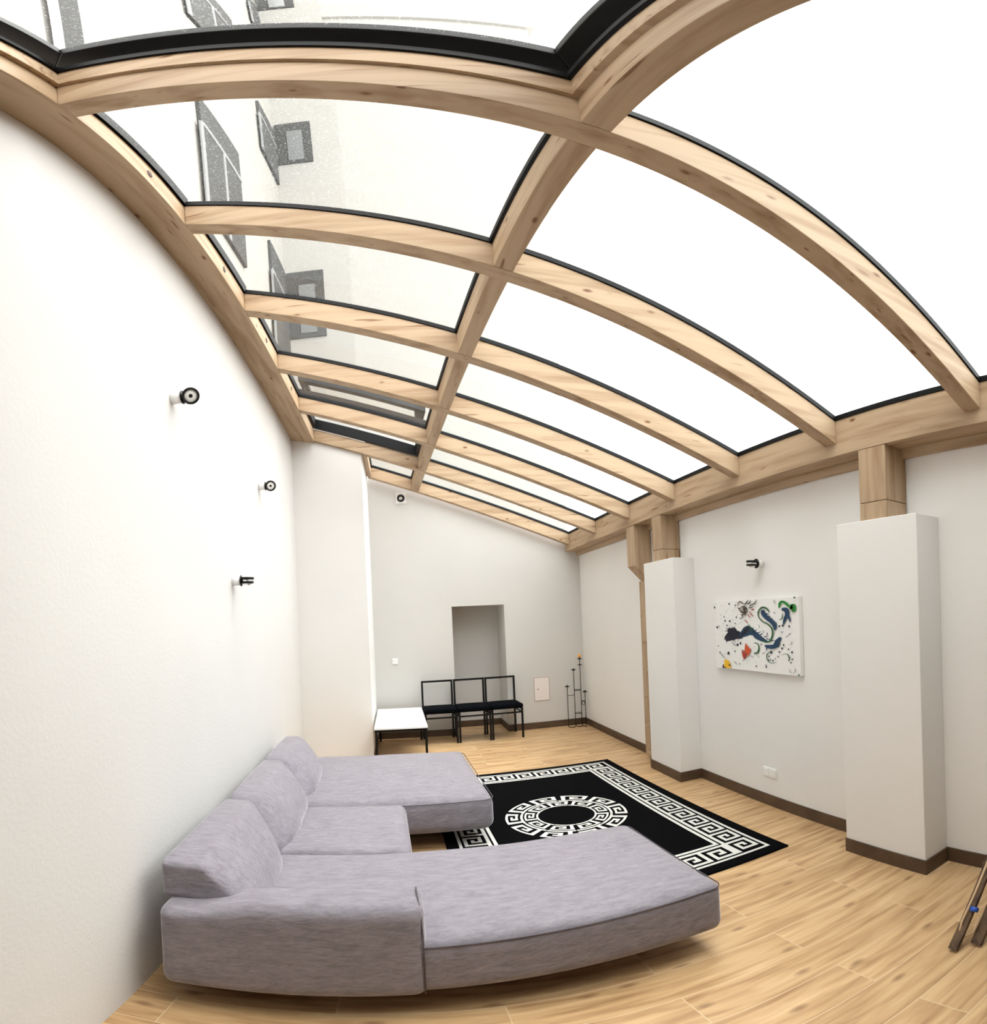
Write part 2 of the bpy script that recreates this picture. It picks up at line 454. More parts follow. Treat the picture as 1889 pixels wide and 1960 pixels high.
# struts between rafters along the middle of the roof
slab = ['dark strut at the top of the picture beside the near skylight, nearer than every rafter',
        'dark pine strut in the roof middle between first and second rafters',
        'pine strut in the roof middle between second and third rafters',
        'pine strut in the roof middle between third and fourth rafters',
        'pine strut in the roof middle between fourth and fifth rafters',
        'pine strut in the roof middle at the right end of the far skylight',
        'shortest pine strut in the roof middle, touching the last rafter by the back wall']
for k in range(7):
    ya, yb = YR[k], YR[k + 1] - RW
    bm = BM(); o0 = (xpr(ya), ya, 0)
    P = lambda x, y, dz: (x - o0[0], y - o0[1], zr(x) + dz)
    a0, a1, b0, b1 = xpr(ya) - PW, xpr(ya), xpr(yb) - PW, xpr(yb)
    hexa(bm, [P(a0, ya, .002), P(a1, ya, .002), P(b1, yb, .002), P(b0, yb, .002), P(a0, ya, RD), P(a1, ya, RD), P(b1, yb, RD), P(b0, yb, RD)])
    tag(finish('roof_strut', bm, PINE[1], loc=o0, bevel=.003), slab[k], 'strut', group='struts along the middle of the roof')
# trimmer beside the corner wall
bm = BM(); o0 = (CX, YR[6], 0)
P = lambda x, y, dz: (x - o0[0], y - o0[1], zr(x) + dz)
ya, yb = YR[6], YR[7] - RW; a, b_ = CX + .003, CX + .07
hexa(bm, [P(a, ya, 0), P(b_, ya, 0), P(b_, yb, 0), P(a, yb, 0), P(a, ya, RD + .02), P(b_, ya, RD + .02), P(b_, yb, RD + .02), P(a, yb, RD + .02)])
tag(finish('roof_trimmer', bm, PINE[1], loc=o0, bevel=.003), 'short pine trimmer above the edge of the stepped-out corner wall', 'beam')

# ------------------------------------------------------------------ glazing
def framebars(bm, q, w, z0_, z1_):
    """q: 4 corners (x,y) counter-clockwise; bars of width w inside the outline, height z0..z1 above the rafter underside plane"""
    c = [Vector((x, y, 0)) for x, y in q]
    inn = []
    for i in range(4):
        p, a, b = c[i], (c[i - 1] - c[i]).normalized(), (c[(i + 1) % 4] - c[i]).normalized()
        inn.append(p + a * w + b * w)
    P = lambda v, dz: (v.x, v.y, zr(v.x) + dz)
    for i in range(4):
        j = (i + 1) % 4
        hexa(bm, [P(c[i], z0_), P(c[j], z0_), P(inn[j], z0_), P(inn[i], z0_), P(c[i], z1_), P(c[j], z1_), P(inn[j], z1_), P(inn[i], z1_)])
    return inn

wn = 0
def pane(q, dirty, gh=.03, z=RD):
    global wn
    wn += 1
    root = link(bpy.data.objects.new('window_%d' % wn, None)); tag(root, kind='structure')
    bm = BM(); framebars(bm, q, .028, z, z + gh)
    if dirty and wn % 1 == 0:     # the gasket along the wall plate is deeper
        (xa, ya), (xb, yb) = q[0], q[3]
        P = lambda x, y, dz: (x, y, zr(x) + dz)
        hexa(bm, [P(xa, ya, z), P(xa + .03, ya, z), P(xb + .03, yb, z), P(xb, yb, z), P(xa, ya, z + .075), P(xa + .03, ya, z + .075), P(xb + .03, yb, z + .075), P(xb, yb, z + .075)])
    finish('gasket', bm, FRAME, root)
    bm = BM()
    P = lambda x, y, dz: (x, y, zr(x) + dz)
    hexa(bm, [P(x, y, z + gh - .008) for x, y in q] + [P(x, y, z + gh + .004) for x, y in q])
    g = finish('glass_pane', bm, GLASSD if dirty else GLASS, root)
for k in range(0, 7):
    ya, yb = YR[k] - .02, YR[k + 1] - RW + .02
    # right half
    pane([(xpr(ya) - .02, ya), (XR + .02, ya), (XR + .02, yb), (xpr(yb) - .02, yb)], False)
    if k in (0, 5): continue
    if k == 6: pane([(CX + .055, ya), (xpr(ya) - PW + .015, ya), (xpr(yb) - PW + .015, yb), (CX + .055, yb)], True)
    else: pane([(xl(ya) - .015, ya), (xpr(ya) - PW + .015, ya), (xpr(yb) - PW + .015, yb), (xl(yb) - .015, yb)], True)
# the two opening skylights
def skylight(k, label, lift_near, lift_far, LIN=LIN, FH=.035):
    ya, yb = YR[k] - .015, YR[k + 1] - RW + .015
    xa, xb = xl(ya) - .01, xpr(yb) - PW + .012
    xb0 = xpr(ya) - PW + .012
    q = [(xa, ya), (xb0, ya), (xb, yb), (xl(yb) - .01, yb)]
    root = thing('skylight', label, 'skylight', loc=((xa + xb) / 2, (ya + yb) / 2, zr((xa + xb) / 2) + RD), group='opening roof skylights')
    L = root.location
    def loc(bm):
        for v in bm.verts: v.co -= L
    if LIN > .03:
        bm = BM(); framebars(bm, q, .032, RD, RD + LIN); loc(bm)
        finish('wooden_kerb', bm, PINE[0], root)
    bm = BM(); framebars(bm, q, .045, RD + LIN, RD + LIN + FH); loc(bm)
    LIN += FH - .035
    finish('fixed_frame', bm, FRAME, root)
    # sash, tilted about its far or near side
    bm = BM(); qi = [(xa + .0, ya + .0), (xb0, ya), (xb, yb), (xl(yb) - .01, yb)]
    framebars(bm, qi, .085, RD + LIN + .045, RD + LIN + .10)
    def tilt(bm):
        for v in bm.verts:
            t = (v.co.y - ya) / (yb - ya)
            v.co.z += lift_near * (1 - t) + lift_far * t
            v.co -= L
    tilt(bm); s = finish('sash', bm, FRAME, root, bevel=.004)
    bm = BM()
    P = lambda x, y, dz: (x, y, zr(x) + dz)
    qq = [(xa + .06, ya + .06), (xb0 - .06, ya + .06), (xb - .06, yb - .06), (xl(yb) + .05, yb - .06)]
    hexa(bm, [P(x, y, RD + LIN + .068) for x, y in qq] + [P(x, y, RD + LIN + .08) for x, y in qq]); tilt(bm)
    finish('glass_pane', bm, GLASSD, s)
    for xx in (xa + .05, xb - .06):
        bm = BM(); zz = zr(xx) + RD + LIN + .03
        box(bm, xx - .008, xx + .008, ya + .05, ya + .08, zz, zz + .02 + lift_near)
        loc(bm); finish('stay', bm, FRAME, root)
    return root
skylight(0, 'near black framed skylight standing ajar above the camera, at the top left of the picture', .05, .05)
skylight(5, 'far black framed skylight propped open near the corner wall', .09, .09, .01, .12)

# ------------------------------------------------------------------ posts on and beside the pillars
def post(y0, y1, label, x0=2.49, x1=2.694):
    root = thing('timber_post', label, 'post', loc=((x0 + x1) / 2, (y0 + y1) / 2, ZP), group='pine posts above the pillars')
    bm = BM(); hx, hy = (x1 - x0) / 2, (y1 - y0) / 2
    box(bm, -hx, hx, -hy, hy, .002, .105); finish('base_block', bm, PINE[2], root, bevel=.004)
    bm = BM(); box(bm, -hx, hx, -hy, hy, .108, 2.533 - ZP - .001); finish('shaft', bm, PINE[2], root, bevel=.004)
post(1.925, 2.128, 'short thick pine post standing on the nearer pillar, carrying the eaves beam')
post(4.628, 4.828, 'short thick pine post standing on the farther pillar, carrying the eaves beam')
root = thing('corbel_post', 'tall slim pine post with a thick angled top, partly hidden behind the farther pillar', 'post', loc=(2.66, 5.38, 0))
bm = BM()
prof = [(2.495, 2.532), (2.495, 2.10), (2.655, 1.945), (2.694, 1.945), (2.694, 2.532)]
A = [bm.verts.new((x - 2.66, 5.252 - 5.38, z)) for x, z in prof]; Bv = [bm.verts.new((x - 2.66, 5.454 - 5.38, z)) for x, z in prof]
bm.faces.new(A); bm.faces.new(Bv[::-1])
for i in range(5): bm.faces.new((A[i], A[(i + 1) % 5], Bv[(i + 1) % 5], Bv[i]))
finish('corbel', bm, PINE[2], root, bevel=.004)
bm = BM(); box(bm, -.008, .034, -.06, .12, 0, 1.944); finish('shaft', bm, PINE[2], root, bevel=.002)
for z in (.07, .38, .69, 1.0, 1.29):
    bm = BM(); box(bm, -.058, .034, -.30, .012, z - .022, z); finish('shelf', bm, PINE[1], root, bevel=.001)

# ------------------------------------------------------------------ sofa
sofa = thing('corner_sofa', 'large grey lilac velvet corner sofa with two chaises along the left wall', 'sofa', rot=TH)
ZB, ZS = .125, .385
def crown(x0, x1, y0, y1, h, zt=ZS):
    def f(x, y, z):
        if z > zt - .06:
            u = (x - x0) / (x1 - x0) * 2 - 1; v = (y - y0) / (y1 - y0) * 2 - 1
            z += h * (1 - u * u) ** .6 * (1 - v * v) ** .6 * min(1, (z - zt + .06) / .05) if abs(u) < 1 and abs(v) < 1 else 0
            z += .004 * math.sin(9 * x + 2 * y) * math.sin(7 * y)
        return x, y, z
    return f
def seat(name, x0, x1, y0, y1, r, h, zt=ZS):
    bm = BM(); rbox(bm, x0, x1, y0, y1, ZB, zt, r, (22, 16, 5), crown(x0, x1, y0, y1, h, zt))
    return finish(name, bm, VELVET, sofa, recalc=True)
def piping(parent, x0, x1, y0, y1, r, z):
    pts = []
    for cx, cy, a0 in ((x1 - r, y0 + r, -90), (x1 - r, y1 - r, 0), (x0 + r, y1 - r, 90), (x0 + r, y0 + r, 180)):
        for i in range(7):
            a = R(a0 + 15 * i); pts.append((cx + r * math.cos(a), cy + r * math.sin(a), z))
    bm = BM(); tube(bm, pts, .0035, 6, closed=True); return finish('piping', bm, PIPE, parent)
s1 = seat('chaise', .10 - .97, 1.315, 1.855, 2.795, .055, .028)
piping(s1, .10 - .97, 1.315, 1.858, 2.792, .055, ZS - .022)
s2 = seat('seat', -.87, .105, 2.80, 3.62, .055, .022)
s3 = seat('chaise', -.87, .715, 3.625, 5.09, .075, .040)
piping(s3, -.87, .715, 3.629, 5.086, .075, ZS - .026)
def armf(x, y, z):
    if z > .40:
        t = max(0, min(1, (-.45 - x) / .35)); z -= .06 * t * t * (3 - 2 * t) * (z - .40) / .16
        z += .012 * (1 - ((y - 1.95) / .12) ** 2)
    return x, y, z
bm = BM(); rbox(bm, -.875, .10, 1.84, 2.065, ZB - .01, .555, .055, (22, 6, 8), armf)
arm = finish('armrest', bm, VELVET, sofa)
bm = BM(); tube(bm, [(.085, 1.852, .14), (.088, 1.850, .40), (.086, 1.860, .50), (.082, 1.885, .545), (.08, 1.95, .566), (.08, 2.02, .558)], .003, 6); finish('piping', bm, PIPE, arm)
def back(y0, y1, seed, near=False):
    zb, zt = .37, .668
    rnd = random.Random(seed)
    ph = rnd.random() * 6
    def f(x, y, z):
        t = max(0, min(1, (z - zb) / (zt - zb))); u = (x + .905) / .36
        v = (y - y0) / (y1 - y0) * 2 - 1
        lift = 0
        if near:
            s = max(0, min(1, (y0 + .34 - y) / .25)); lift = .125 * s * s * (3 - 2 * s) * (1 - t)
        k = 1 - .50 * t
        bulge = .055 * math.sin(math.pi * min(1, t * .9 + .1)) * (1 - v ** 4) * u - .05 * u * abs(v) ** 6 * (0 if near and v < 0 else 1)
        xx = -.905 + u * .36 * k + bulge + .004 * math.sin(14 * z + 11 * y + ph) * u
        zz = z + .016 * (1 - v * v) * t + lift
        yy = y + .15 * t * ((v + 1) / 2 if near else 1)
        return xx, yy, zz
    bm = BM(); rbox(bm, -.905, -.545, y0, y1, zb, zt, .055 if not near else .04, (8, 18, 8), f)
    return finish('backrest', bm, VELVET, sofa)
back(1.955, 2.745, 1, near=True); back(2.775, 3.685, 2); back(3.71, 4.56, 3)
bm = BM(); hexa_L = [(-.80, 2.15), (1.06, 2.15), (1.06, 2.68), (-.05, 2.68), (-.05, 3.85), (.48, 3.85), (.48, 4.88), (-.80, 4.88)]
lo_ = [bm.verts.new((x, y, ZB - .045)) for x, y in hexa_L]; hi_ = [bm.verts.new((x, y, ZB + .03)) for x, y in hexa_L]
bm.faces.new(lo_[::-1]); bm.faces.new(hi_)
for i in range(8): bm.faces.new((lo_[i], lo_[(i + 1) % 8], hi_[(i + 1) % 8], hi_[i]))
finish('base_frame', bm, PIPE, sofa)
for x, y in ((-.70, 2.25), (.98, 2.3), (.98, 2.58), (.4, 3.95), (.4, 4.75), (-.70, 4.8)):
    bm = BM(); cyl(bm, (x, y, .0136 if x > 0 else 0), (x, y, ZB - .035), .022, .028); finish('foot', bm, BLACK, sofa)

# ------------------------------------------------------------------ rug
RUG = plain('black_rug_pile', (.0025, .0025, .003), .95, spec=.03)
RUGW = plain('white_rug_pile', (.62, .61, .58), .95, spec=.1)
rw, rl = .99, 1.45
bm = BM(); hexa(bm, [(-rw, -rl, 0), (rw, -rl, 0), (rw, rl, 0), (-rw, rl, 0), (-rw, -rl, .011), (rw, -rl, .011), (rw, rl, .011), (-rw, rl, .011)])
ZR = .0125
def rq(pts):
    bm.faces.new([bm.verts.new((x, y, ZR)) for x, y in pts]).material_index = 1
KEY = ["0111111", "0100001", "0101101", "0100101", "0111101", "0000001", "1111111"]
def strip(p0, d, n_, L, t0, t1, mirror=False):
    """keys along a straight border: p0 start, d direction, n_ inward normal"""
    cells = max(1, round(L / .195)); w = L / cells; g = .08
    U = (t1 - t0) / 7
    for c in range(cells):
        for r_ in range(7):
            row = KEY[r_]; i = 0
            while i < 7:
                if row[i] == '1':
                    j = i
                    while j < 7 and row[j] == '1': j += 1
                    a, b = c * w + i * w / 7, c * w + j * w / 7
                    if mirror: a, b = (2 * c + 1) * w - b, (2 * c + 1) * w - a
                    s0, s1 = t0 + r_ * U, t0 + (r_ + 1) * U
                    rq([(p0[0] + d[0] * a + n_[0] * s0, p0[1] + d[1] * a + n_[1] * s0), (p0[0] + d[0] * b + n_[0] * s0, p0[1] + d[1] * b + n_[1] * s0),
                        (p0[0] + d[0] * b + n_[0] * s1, p0[1] + d[1] * b + n_[1] * s1), (p0[0] + d[0] * a + n_[0] * s1, p0[1] + d[1] * a + n_[1] * s1)])
                    i = j
                else: i += 1
def ringline(a, w):
    x, y = rw - a, rl - a
    for p in ([(-x, -y), (x, -y), (x - w, -y + w), (-x + w, -y + w)], [(x, -y), (x, y), (x - w, y - w), (x - w, -y + w)],
              [(x, y), (-x, y), (-x + w, y - w), (x - w, y - w)], [(-x, y), (-x, -y), (-x + w, -y + w), (-x + w, y - w)]): rq(p)
ringline(.085, .022); ringline(.325, .026)
e = .125; t1 = .185
for p0, d, n_, L in (((-rw + e, -rl + e), (1, 0), (0, 1), 2 * rw - 2 * e - t1), ((rw - e, -rl + e), (0, 1), (-1, 0), 2 * rl - 2 * e - t1),
                     ((rw - e, rl - e), (-1, 0), (0, -1), 2 * rw - 2 * e - t1), ((-rw + e, rl - e), (0, -1), (1, 0), 2 * rl - 2 * e - t1)):
    strip(p0, d, n_, L, 0, t1)
def arc(r0, r1, a0, a1):
    n = max(2, int((a1 - a0) / R(4)) + 1)
    pts = [(r1 * math.cos(a0 + (a1 - a0) * i / n), r1 * math.sin(a0 + (a1 - a0) * i / n)) for i in range(n + 1)]
    pts += [(r0 * math.cos(a1 - (a1 - a0) * i / n), r0 * math.sin(a1 - (a1 - a0) * i / n)) for i in range(n + 1)]
    for i in range(n):
        rq([pts[i], pts[i + 1], pts[2 * n - i], pts[2 * n + 1 - i]])
def medal(r0, r1, cells, ph):
    K = ["1111110", "1000010", "1011010", "1001010", "1111010", "0000010", "1111111"][::-1]
    U = (r1 - r0) / 7; w = 2 * math.pi / cells
    for c in range(cells):
        for r_ in range(7):
            row = K[r_]; i = 0
            while i < 7:
                if row[i] == '1':
                    j = i
                    while j < 7 and row[j] == '1': j += 1
                    arc(r0 + r_ * U, r0 + (r_ + 1) * U, ph + c * w + i * w / 7.25, ph + c * w + j * w / 7.25); i = j
                else: i += 1
medal(.348, .485, 10, .2); medal(.225, .335, 9, .5)
rug = finish('rug', bm, [RUG, RUGW], loc=(1.235, 4.06, .001), rot=.025, recalc=False)
tag(rug, 'black rug with white Greek key border and round medallion on the plank floor', 'rug')

# ------------------------------------------------------------------ chairs
def make_chair():
    t = thing('chair', '', 'chair', group='black chairs in a row before the niche')
    w, d, q = .221, .215, .0125
    for sx in (-1, 1):
        bm = BM(); x = sx * (w - q)
        box(bm, x - q, x + q, -d, -d + 2 * q, 0, .405); finish('leg', bm, CHAIRM, t)
        bm = BM()
        box(bm, x - q, x + q, d - 2 * q, d, 0, .805); finish('leg', bm, CHAIRM, t)
    bm = BM(); box(bm, -w + 2 * q, w - 2 * q, d - 2 * q, d, .78, .805); finish('backrest', bm, CHAIRM, t)
    bm = BM(); rbox(bm, -w - .004, w + .004, -d - .01, d - 2 * q - .002, .405, .466, .022, (8, 8, 2),
                    lambda x, y, z: (x, y, z + (.008 * (1 - (x / .22) ** 2) * (1 - (y / .23) ** 2) if z > .44 else 0)))
    finish('seat', bm, CUSH, t)
    for sy in (-1, 1):
        bm = BM(); box(bm, -w + 2 * q, w - 2 * q, sy * (d - .0125) - .0085, sy * (d - .0125) + .0085, .340, .360); finish('stretcher', bm, CHAIRM, t)
    for sx in (-1, 1):
        bm = BM(); box(bm, sx * (w - q) - .009, sx * (w - q) + .009, -d + 2 * q, d - 2 * q, .340, .360); finish('stretcher', bm, CHAIRM, t)
    for sx in (-1, 1):
        bm = BM(); box(bm, sx * (w - q) - .010, sx * (w - q) + .010, -d + 2 * q, d - 2 * q, .382, .404)
        finish('seat_rail', bm, CHAIRM, t)
    return t
def copy_tree(o, parent=None):
    c = o.copy(); COL.objects.link(c); c.parent = parent
    for ch in list(o.children): copy_tree(ch, c)
    return c
ch = make_chair()
clab = ['open-backed black chair at the left end of the row, beside the white table', 'middle one of three open-backed black chairs, before the wall niche',
        'open-backed black chair at the right end of the row, nearest the wall hatch']
for i, (x, y) in enumerate(((.495, 7.325), (.948, 7.345), (1.398, 7.362))):
    o = ch if i == 0 else copy_tree(ch)
    o.location = (x, y, 0); o.rotation_euler = (0, 0, .04); o['label'] = clab[i]

# ------------------------------------------------------------------ low table
t = thing('coffee_table', 'low white-topped table with black legs beside the row of chairs', 'table', loc=(-.04, 6.78, 0), rot=.008)
w, d = .305, .72
bm = BM(); box(bm, -w, w, -d, d, .432, .45); finish('tabletop', bm, LAMI, t, bevel=.002)
bm = BM()
for sy in (-1, 1): box(bm, -w + .005, w - .005, sy * (d - .02) - .014, sy * (d - .02) + .014, .405, .4315)
for sx in (-1, 1): box(bm, sx * (w - .02) - .014, sx * (w - .02) + .014, -d + .034, d - .034, .405, .4315)
finish('table_frame', bm, CHAIRM, t)
for sx in (-1, 1):
    for sy in (-1, 1):
        bm = BM(); x, y = sx * (w - .022), sy * (d - .022); box(bm, x - .013, x + .013, y - .013, y + .013, 0, .4045); finish('leg', bm, CHAIRM, t)

# ------------------------------------------------------------------ iron candle stand
cs = thing('candle_stand', 'thin dark iron candle stand with stems of different heights in the far right corner', 'candle holder', loc=(2.52, 7.50, 0))
stems = [(-.14, 0, .59), (-.025, .02, .82), (.07, .0, .975), (.115, -.05, .50)]
for i, (x, y, h) in enumerate(stems):
    bm = BM(); cyl(bm, (x, y, 0.004), (x, y, h), .0055, n=8); s = finish('stem', bm, IRON, cs)
    bm = BM(); lathe(bm, [(0, 0), (.034, .006), (.038, .014), (.034, .012), (.014, .008), (.014, .03), (.0, .03)], (x, y, h - .006), (0, 0, 1), 18); finish('drip_dish', bm, IRON, s)
x, y, h = stems[2]
bm = BM(); lathe(bm, [(0, 0), (.034, .006), (.038, .012), (.012, .008), (.012, .02), (0, .02)], (x, y, .885), (0, 0, 1), 18); finish('drip_dish', bm, IRON, cs)
bm = BM(); lathe(bm, [(0, 0), (.02, .002), (.026, .03), (.02, .052), (0, .055)], (x, y, h + .022), (0, 0, 1), 16); finish('candle', bm, AMBER, cs)
bm = BM()
cyl(bm, (-.14, 0, .463), (-.025, .02, .463), .004, n=8); finish('cross_rod', bm, IRON, cs)
for z, r in ((.531, .05), (.194, .052)):
    bm = BM(); tube(bm, [(.022 + r * math.cos(a * math.pi / 10), .01 + r * math.sin(a * math.pi / 10), z) for a in range(20)], .005, 6, closed=True); finish('ring_brace', bm, IRON, cs)
bm = BM(); tube(bm, [(.092 + .024 * math.cos(a * math.pi / 8), -.025 + .03 * math.sin(a * math.pi / 8), .37) for a in range(16)], .004, 6, closed=True)
finish('ring_brace', bm, IRON, cs); bm = BM()
tube(bm, [(.092 + .024 * math.cos(a * math.pi / 8), -.025, .34 + .028 * math.sin(a * math.pi / 8)) for a in range(16)], .004, 6, closed=True)
finish('ring_brace', bm, IRON, cs)
bm = BM()
for (x0_, y0_), (x1_, y1_) in (((-.14, 0), (-.025, .02)), ((.07, 0), (.115, -.05)), ((-.025, .02), (.07, 0))):
    tube(bm, [(x0_ + (x1_ - x0_) * i / 8, y0_ + (y1_ - y0_) * i / 8 - .07 * math.sin(math.pi * i / 8), .006) for i in range(9)], .0055, 6)
finish('curved_foot', bm, IRON, cs)

# ------------------------------------------------------------------ wall spotlights
def spot(p, out, ax, label):
    root = thing('wall_spotlight', label, 'lamp', loc=p, group='swivelling black and white wall spotlights')
    out = Vector(out).normalized(); ax = Vector(ax).normalized()
    bm = BM(); lathe(bm, [(0, 0), (.030, 0), (.030, .052), (.026, .058), (0, .058)], (0, 0, 0), out); finish('wall_cup', bm, WHITE, root)
    bm = BM(); lathe(bm, [(.0, .058), (.036, .058), (.037, .064), (.0, .068)], (0, 0, 0), out); finish('collar', bm, BLACK, root)
    c = out * .105
    bm = BM()
    lathe(bm, [(.030, -.020), (.042, -.020), (.044, -.014), (.044, -.006), (.036, -.006)], c, ax); lathe(bm, [(.036, .006), (.044, .006), (.046, .012), (.045, .022), (.034, .023), (.033, .010)], c, ax)
    cyl(bm, out * .064, out * .075, .02, .016)
    h = finish('lamp_head', bm, BLACK, root)
    bm = BM(); lathe(bm, [(0, -.034), (.020, -.030), (.033, -.018), (.040, -.008), (.0405, .008), (.034, .012), (.0, .013)], c, ax); finish('reflector', bm, CHROME, h)
    bm = BM(); lathe(bm, [(.0, .0215), (.010, .0215), (.011, .0185)], c, ax); lathe(bm, [(.0, .0205), (.020, .0195), (.033, .0145)], c, ax, mi=1)
    finish('lens', bm, [IRON, WHITE], h)
spot((wl(2.516) + .001, 2.516, 2.83), (1, .032, 0), (.34, -.86, -.38), 'wall spotlight highest and nearest on the left wall, its round face showing')
spot((wl(4.473) + .001, 4.473, 2.818), (1, .032, 0), (.20, -.93, -.28), 'wall spotlight high on the left wall closest to the corner, its small round face showing')
spot((wl(3.521) + .001, 3.521, 1.932), (1, .032, 0), (.05, -.05, 1), 'wall spotlight lowest on the left wall, seen edge-on')
spot((B - .001, 3.345, 1.943), (-1, 0, 0), (.03, -.05, 1), 'wall spotlight on the right wall above the painting')

# ------------------------------------------------------------------ small wall fittings
v = thing('wall_vent', 'small square wall vent with a round dark ring high on the back wall', 'vent', loc=(.098, D - .001, 3.353))
bm = BM(); box(bm, -.075, .075, -.012, 0, -.08, .08); finish('plate', bm, WALLB, v, bevel=.003)
bm = BM(); lathe(bm, [(.032, .012), (.032, .024), (.052, .024), (.054, .012)], (0, 0, 0), (0, -1, 0)); finish('ring', bm, BLACK, v)
bm = BM(); lathe(bm, [(0, .013), (.032, .013), (.030, .018), (0, .019)], (0, 0, 0), (0, -1, 0)); finish('grille', bm, CHROME, v)

s = thing('light_switch', 'white light switch on the back wall above the low table', 'switch', loc=(-.085, D - .001, 1.084))
bm = BM(); box(bm, -.041, .041, -.010, 0, -.041, .041); finish('cover_plate', bm, WHITE, s, bevel=.003)
bm = BM(); hexa(bm, [(-.028, -.013, -.028), (.028, -.013, -.028), (.028, -.010, -.028), (-.028, -.010, -.028), (-.028, -.018, .028), (.028, -.018, .028), (.028, -.010, .028), (-.028, -.010, .028)]); finish('rocker', bm, WHITE, s)

h = thing('wall_hatch', 'small pinkish access hatch low on the back wall between chairs and candle stand', 'hatch', loc=(2.03, D - .001, .573))
bm = BM()
for a, b, c, d_ in ((-.118, .118, .164, .170), (-.118, .118, -.170, -.164), (-.118, -.112, -.164, .164), (.112, .118, -.164, .164)): box(bm, a, b, -.005, 0, c, d_)
finish('joint', bm, HATCHL, h)
bm = BM(); box(bm, -.111, .111, -.008, 0, -.163, .163); dr = finish('door', bm, HATCH, h, bevel=.002)
bm = BM(); lathe(bm, [(0, .014), (.006, .014), (.008, .008)], (-.06, 0, .0), (0, -1, 0), 14); finish('knob', bm, IRON, dr)

k = thing('wall_socket', 'double white wall socket low on the right wall below the painting', 'socket', loc=(B - .001, 3.332, .288))
bm = BM(); box(bm, -.011, 0, -.081, .081, -.040, .040); finish('cover_plate', bm, WHITE, k, bevel=.003)
for yy in (-.04, .04):
    bm = BM(); box(bm, -.016, -.0112, yy - .031, yy + .031, -.031, .031); finish('outlet', bm, WHITE, k, bevel=.003)

# ------------------------------------------------------------------ painting
pt = thing('painting', 'unframed abstract canvas with splashed blue, green, orange and yellow paint on the right wall', 'painting', loc=(B - .002, 3.447, 1.387))
pw, ph_ = .555, .286
bm = BM(); box(bm, -.036, 0, -pw, pw, -ph_, ph_); finish('canvas', bm, plain('canvas_white', (.80, .80, .78), .8), pt, bevel=.003)
PM = {n: plain('paint_' + n, c, .6) for n, c in dict(navy=(.002, .0035, .018), teal=(.004, .035, .09), green=(.006, .085, .014), bright=(.010, .21, .02), olive=(.035, .026, .006),
      orange=(.55, .075, .015), red=(.30, .025, .02), yellow=(.80, .46, .012), purple=(.03, .014, .08), grey=(.12, .12, .20)).items()}
PN = list(PM)
bm = BM()
TL, TR, BR, BL = (232, 768), (1372, 700), (1400, 1765), (284, 1648)
def uv(px, py):
    s, t = (px - 250) / 1130, (py - 730) / 980
    for _ in range(12):
        X = (1 - t) * ((1 - s) * TL[0] + s * TR[0]) + t * ((1 - s) * BL[0] + s * BR[0]); Y = (1 - t) * ((1 - s) * TL[1] + s * TR[1]) + t * ((1 - s) * BL[1] + s * BR[1])
        s += (px - X) / 1140; t += (py - Y) / 980
    return s, t
lay = [0]
def pvert(px, py):
    s, t = uv(px, py); s = min(max(s, .003), .997); t = min(max(t, .003), .997)
    return (-.0372 - lay[0] * .00003, pw - 2 * pw * s, ph_ - 2 * ph_ * t)
def poly(col, pts):
    lay[0] += 1
    bm.faces.new([bm.verts.new(pvert(*p)) for p in pts]).material_index = PN.index(col)
def blob(col, cx, cy, r, ir=.25, n=12, sx=1, sy=1):
    a0 = random.random() * 6
    poly(col, [(cx + sx * r * (1 + ir * (random.random() - .5) * 2) * math.cos(a0 + 2 * math.pi * i / n), cy + sy * r * (1 + ir * (random.random() - .5) * 2) * math.sin(a0 + 2 * math.pi * i / n)) for i in range(n)])
def stroke(col, pts, ws):
    lay[0] += 1
    # smooth through Catmull-Rom
    P = [Vector(p) for p in pts]; Q = []; W = []
    if not isinstance(ws, (list, tuple)): ws = [ws] * len(pts)
    for i in range(len(P) - 1):
        a, b, c, d_ = P[max(i - 1, 0)], P[i], P[i + 1], P[min(i + 2, len(P) - 1)]
        for k_ in range(6):
            t = k_ / 6
            Q.append(.5 * ((2 * b) + (c - a) * t + (2 * a - 5 * b + 4 * c - d_) * t * t + (3 * b - a - 3 * c + d_) * t ** 3)); W.append(ws[i] * (1 - t) + ws[i + 1] * t)
    Q.append(P[-1]); W.append(ws[-1])
    L_, R_ = [], []
    for i, q_ in enumerate(Q):
        d_ = (Q[min(i + 1, len(Q) - 1)] - Q[max(i - 1, 0)]); n_ = Vector((-d_.y, d_.x)).normalized() * W[i] / 2
        L_.append(bm.verts.new(pvert(*(q_ + n_)))); R_.append(bm.verts.new(pvert(*(q_ - n_))))
    for i in range(len(Q) - 1): bm.faces.new((L_[i], L_[i + 1], R_[i + 1], R_[i])).material_index = PN.index(col)
